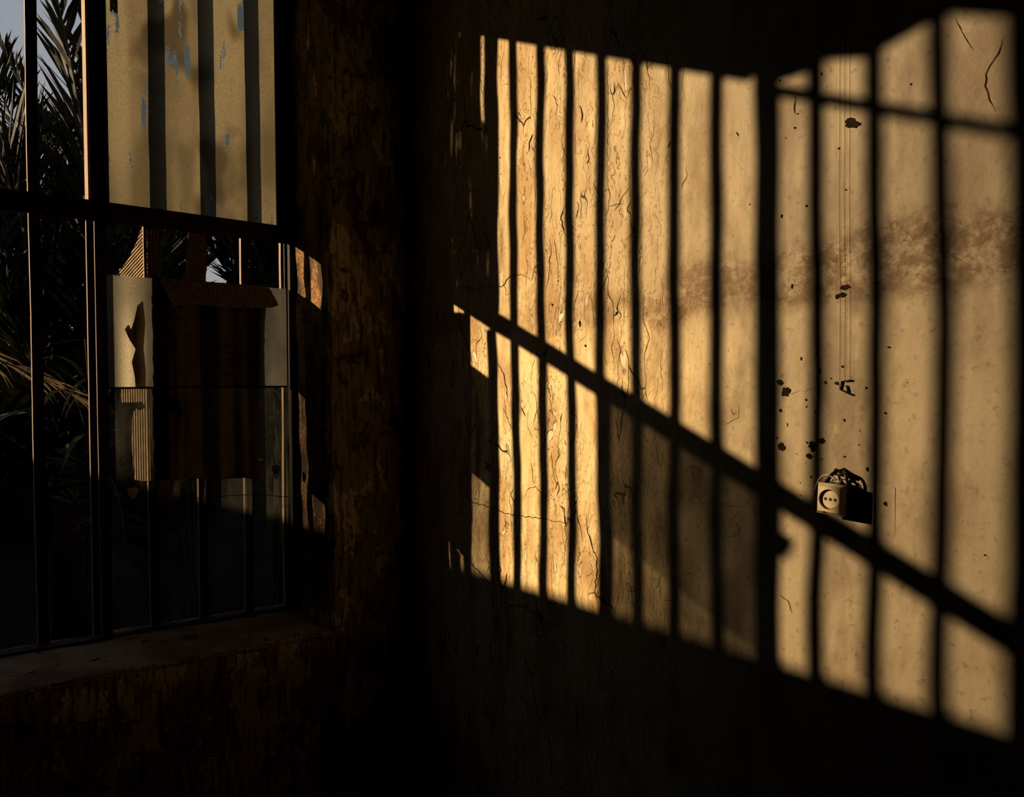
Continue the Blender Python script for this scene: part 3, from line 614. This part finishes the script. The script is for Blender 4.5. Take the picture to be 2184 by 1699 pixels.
# ---------------------------------------------------------------- outside
tag(MB().grid(60, 60, lambda u, v: (-9 + u * 18, -.29 - v * 17, -.15 + .06 * n1((u * 9, v * 9, 0), 1))).build('ground', M_SOIL), 'dark shaded soil outside the window', 'ground', kind='structure')
gx = 3.6
mb = MB().box(gx, gx + .2, -13.5, -.6, -.2, H0 - .669 + .35226 * gx); mb.box(gx - .03, gx + .23, -13.53, -.57, H0 - .669 + .35226 * gx, H0 - .669 + .35226 * gx + .05)
tag(mb.build('garden_wall', M_GWALL), 'rendered garden wall running out from the house beyond the window', 'wall')
def hedge(name, x0, x1, y, h, lab, seed):
    mb = MB()
    for k in range(3600):
        rnd = random.Random(seed * 9999 + k); x = rnd.uniform(x0, x1); z = rnd.uniform(-.1, h) ; yy = y + rnd.uniform(-.3, .3)
        if z > h - .5 and rnd.random() < (z - h + .5) * 1.3: continue
        c = Vector((x, yy, z)); d = Vector((rnd.gauss(0, 1), rnd.gauss(0, 1), rnd.gauss(0, 1))).normalized(); s = d.orthogonal().normalized() * .05; d *= .14
        b = len(mb.v); mb.v += [c - d, c + s, c + d, c - s]; mb.f.append((b, b + 1, b + 2, b + 3))
    mb.box(x0, x1, y - .45, y - .35, -.2, h - .35)
    return tag(mb.build(name, M_HEDGE), lab, 'hedge')
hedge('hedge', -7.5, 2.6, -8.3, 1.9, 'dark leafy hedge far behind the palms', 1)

def frond_mesh(name, L, elev, droop, nl, ll, seed, wid=.013):
    """arching palm frond: midrib along +X rising, two ranks of blades"""
    rnd = random.Random(seed); mid = []; ang = elev; p = Vector((0, 0, 0)); N = 26
    for i in range(N + 1):
        mid.append(p.copy()); p = p + Vector((math.cos(ang), 0, math.sin(ang))) * L / N; ang -= droop / N * (.4 + 1.2 * i / N)
    r = MB().tube(mid, lambda t: .011 * (1 - t) + .002, 6); lf = MB()
    for i in range(nl):
        t = .14 + .84 * i / nl; f = t * N; k = min(int(f), N - 1); c = mid[k].lerp(mid[k + 1], f - k); T = (mid[k + 1] - mid[k]).normalized()
        S = Vector((0, 1, 0)); Uv = T.cross(S) * -1
        if Uv.z < 0: Uv = -Uv
        for s in (-1, 1):
            a = math.radians(rnd.gauss(44, 7)) * (1 - .35 * t); up = rnd.gauss(.38, .2)
            d = (T * math.cos(a) + S * s * math.sin(a) + Uv * up * math.sin(a)).normalized()
            l = ll * (math.sin(math.pi * min(1, .18 + t * .8)) ** .6) * rnd.uniform(.8, 1.1); w = wid * rnd.uniform(.8, 1.2)
            sd = d.cross(Uv).normalized() if rnd.random() < .7 else d.cross(S).normalized()
            b = len(lf.v)
            for (q, ww) in ((0, .35), (.3, 1), (.7, .8)):
                cc = c + d * l * q + Vector((0, 0, -1)) * l * .12 * q * q
                lf.v += [cc - sd * w * ww, cc + sd * w * ww]
            lf.v.append(c + d * l + Vector((0, 0, -.12 * l)))
            lf.f += [(b, b + 1, b + 3, b + 2), (b + 2, b + 3, b + 5, b + 4), (b + 4, b + 5, b + 6)]
    def me(mb, nm, mat):
        m_ = bpy.data.meshes.new(nm); m_.from_pydata([tuple(v) for v in mb.v], [], mb.f); m_.materials.append(mat); return m_
    return me(lf, name, M_LEAF), me(r, name + '_midrib', M_RACH)
VAR = [frond_mesh('palm_frond', 2.3, math.radians(78), .9, 62, .46, 1), frond_mesh('palm_frond', 2.1, math.radians(62), 1.2, 58, .44, 2),
       frond_mesh('palm_frond', 1.9, math.radians(44), 1.3, 54, .42, 3), frond_mesh('palm_frond', 1.7, math.radians(25), 1.2, 50, .40, 4), frond_mesh('palm_frond', 2.6, math.radians(84), .5, 70, .5, 5)]
def frond(par, v, az, lean=0, sc=1.0, loc=(0, 0, 0), roll=0):
    o = bpy.data.objects.new('frond', VAR[v][0]); COL.objects.link(o); o.parent = par; o.location = loc; o.rotation_euler = (roll, lean, az); o.scale = (sc,) * 3
    r = bpy.data.objects.new('midrib', VAR[v][1]); COL.objects.link(r); r.parent = o
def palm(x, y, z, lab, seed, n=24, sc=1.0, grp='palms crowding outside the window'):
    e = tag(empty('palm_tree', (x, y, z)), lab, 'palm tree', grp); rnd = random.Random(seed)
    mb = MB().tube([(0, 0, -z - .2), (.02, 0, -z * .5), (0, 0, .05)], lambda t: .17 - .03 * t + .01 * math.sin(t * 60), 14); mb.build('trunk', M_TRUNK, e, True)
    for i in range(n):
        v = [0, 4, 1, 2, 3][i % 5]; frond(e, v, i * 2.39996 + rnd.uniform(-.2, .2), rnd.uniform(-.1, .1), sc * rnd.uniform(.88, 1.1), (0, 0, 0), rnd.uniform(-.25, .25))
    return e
palm(.50, -2.9, Z(-.75), 'nearest palm, its upright fronds filling the open gap left of the painted pane', 11, 26, 1.3)
palm(-1.1, -3.4, Z(-.35), 'palm behind the painted pane and torn cardboard', 12, 26)
palm(1.25, -4.6, Z(.9), 'palm at the far left edge of the window view', 13, 22, 1.0)
palm(.05, -5.0, Z(.35), 'second-row palm between the left bar and the mullion', 14, 22, 1.1)
palm(-2.3, -5.4, Z(.1), 'palm furthest right, behind the lower pane', 15, 26, 1.1)
palm(1.0, -7.0, Z(1.5), 'tallest palm at the back left', 16, 15, 1.2)
palm(-1.2, -7.2, Z(.7), 'back-row palm seen through the gap above the film', 17, 18, 1.2)
palm(.2, -7.8, Z(-.3), 'low back-row palm hiding the hedge between the two left bars', 18, 20, 1.2)

# the pale drooping frond low on the left
dr = tag(empty('drooping_palm_leaf', (1.25, -1.15, Z(.16))), 'pale sunlit palm leaf drooping across the lower left of the open gap', 'leaf')
mb = MB(); rnd = random.Random(5); mid = [Vector((0, 0, 0)), Vector((-.16, -.05, -.06)), Vector((-.30, -.10, -.13)), Vector((-.42, -.14, -.20))]
mid = smooth_path(mid, 8); r0 = MB().tube(mid, lambda t: .004 * (1 - t) + .001, 6); r0.build('midrib', M_RACH, dr, True)
for i, c in enumerate(mid[2:]):
    if i % 2: continue
    for s in (0, 1):
        if rnd.random() < .25: continue
        d = Vector((-1, rnd.uniform(-.5, .3), -.10 - .30 * s + rnd.uniform(-.12, .14))).normalized(); l = rnd.uniform(.12, .22); w = rnd.uniform(.0028, .006)
        sd = (d.cross(Vector((.3, 1, .2))).normalized() + Vector((.5, 0, 0)) * .3).normalized(); b = len(mb.v)
        for (q, ww) in ((0, .3), (.25, 1), (.6, .9), (.85, .45)):
            cc = c + d * l * q + Vector((0, 0, -.07 * q * q)); mb.v += [cc - sd * w * ww, cc + sd * w * ww]
        mb.v.append(c + d * l + Vector((0, 0, -.09)))
        mb.f += [(b, b + 1, b + 3, b + 2), (b + 2, b + 3, b + 5, b + 4), (b + 4, b + 5, b + 7, b + 6), (b + 6, b + 7, b + 8)]
mb.build('blades', M_LEAFL, dr)

# broad reed leaves just outside the right pane
for j, (x, y, z, lab, n) in enumerate(((.10, -.95, Z(-.45), 'green reed clump outside the right edge of the lower pane', 15), (.42, -1.15, Z(-.45), 'reed clump outside the pane between the second and third bars', 13), (.72, -1.35, Z(-.5), 'reed clump outside the pane behind the first bar', 12))):
    e = tag(empty('reed_clump', (x, y, -.15)), lab, 'reeds', 'reeds close to the window'); z0 = z + .15
    st = MB(); rnd = random.Random(60 + j)
    for k in range(4): st.tube([(rnd.uniform(-.08, .08), rnd.uniform(-.08, .08), 0), (rnd.uniform(-.05, .05), 0, z0), (rnd.uniform(-.08, .08), 0, z0 + .7)], .006, 6)
    st.build('stem', M_REED, e)
    for i in range(n):
        mb = MB(); az = rnd.uniform(0, 6.28); L = rnd.uniform(.45, .8); el = math.radians(rnd.uniform(35, 80)); w = rnd.uniform(.008, .016); zz = z0 + rnd.uniform(.1, .5)
        c = Vector((rnd.uniform(-.08, .08), rnd.uniform(-.06, .06), zz)); a = el; N = 10
        for q in range(N + 1):
            h = Vector((math.cos(az), math.sin(az), 0)); sd = Vector((-math.sin(az), math.cos(az), 0)); ww = w * (math.sin(math.pi * min(.999, .12 + .88 * q / N)) ** .7 + .02)
            mb.v += [c - sd * ww, c + sd * ww]; c = c + (h * math.cos(a) + Vector((0, 0, math.sin(a)))) * L / N; a -= rnd.uniform(.12, .26)
        for q in range(N): mb.f.append((2 * q, 2 * q + 1, 2 * q + 3, 2 * q + 2))
        mb.build('leaf_blade', M_REED, e, True)

# ---------------------------------------------------------------- light, sky, camera
L = bpy.data.lights.new('sun', 'SUN'); L.energy = SUN_E; L.color = (1.0, .775, .49); L.angle = math.radians(.53)
so_ = bpy.data.objects.new('sun', L); COL.objects.link(so_); so_.rotation_euler = Vector((1, -K, Q)).to_track_quat('Z', 'Y').to_euler(); so_.location = (6, -5, 5)
W = bpy.data.worlds.new('sky'); SC.world = W; W.use_nodes = True; nt = W.node_tree; nt.nodes.clear()
tc = nt.nodes.new('ShaderNodeTexCoord'); sx = nt.nodes.new('ShaderNodeSeparateXYZ'); nt.links.new(tc.outputs['Generated'], sx.inputs[0])
rp = nt.nodes.new('ShaderNodeValToRGB'); nt.links.new(sx.outputs[2], rp.inputs[0]); e = rp.color_ramp.elements
e[0].position = .0; e[0].color = (1, .95, .88, 1); e[1].position = .75; e[1].color = (.58, .67, .85, 1); k_ = e.new(.3); k_.color = (.90, .93, 1.0, 1)
bg = nt.nodes.new('ShaderNodeBackground'); nt.links.new(rp.outputs[0], bg.inputs[0]); bg.inputs[1].default_value = SKY_E
wo = nt.nodes.new('ShaderNodeOutputWorld'); nt.links.new(bg.outputs[0], wo.inputs[0])

cd = bpy.data.cameras.new('camera'); cd.sensor_width = 36; cd.lens = 26.4396; cd.clip_end = 60; cd.clip_start = .02
cam = bpy.data.objects.new('camera', cd); COL.objects.link(cam); SC.camera = cam
R_, U_, B_ = Vector((-.758736, .651361, -.006972)), Vector((-.019055, -.011495, .999752)), Vector((.65112, .758681, .021134))
cam.matrix_world = Matrix(((R_.x, U_.x, B_.x, 1.48362), (R_.y, U_.y, B_.y, 2.3), (R_.z, U_.z, B_.z, H0), (0, 0, 0, 1)))
SC.view_settings.view_transform = 'Standard'; SC.view_settings.look = 'None'; SC.view_settings.exposure = 0; SC.view_settings.gamma = .8
cm = SC.view_settings; cm.use_curve_mapping = True; cm.curve_mapping.black_level = (BLK, BLK * .74, BLK * .52); cm.curve_mapping.update()

cy = SC.cycles
cy.use_adaptive_sampling = True; cy.adaptive_threshold = .05
cy.max_bounces = 4; cy.diffuse_bounces = 3; cy.glossy_bounces = 2; cy.transmission_bounces = 4; cy.transparent_max_bounces = 8
cy.caustics_reflective = False; cy.caustics_refractive = False
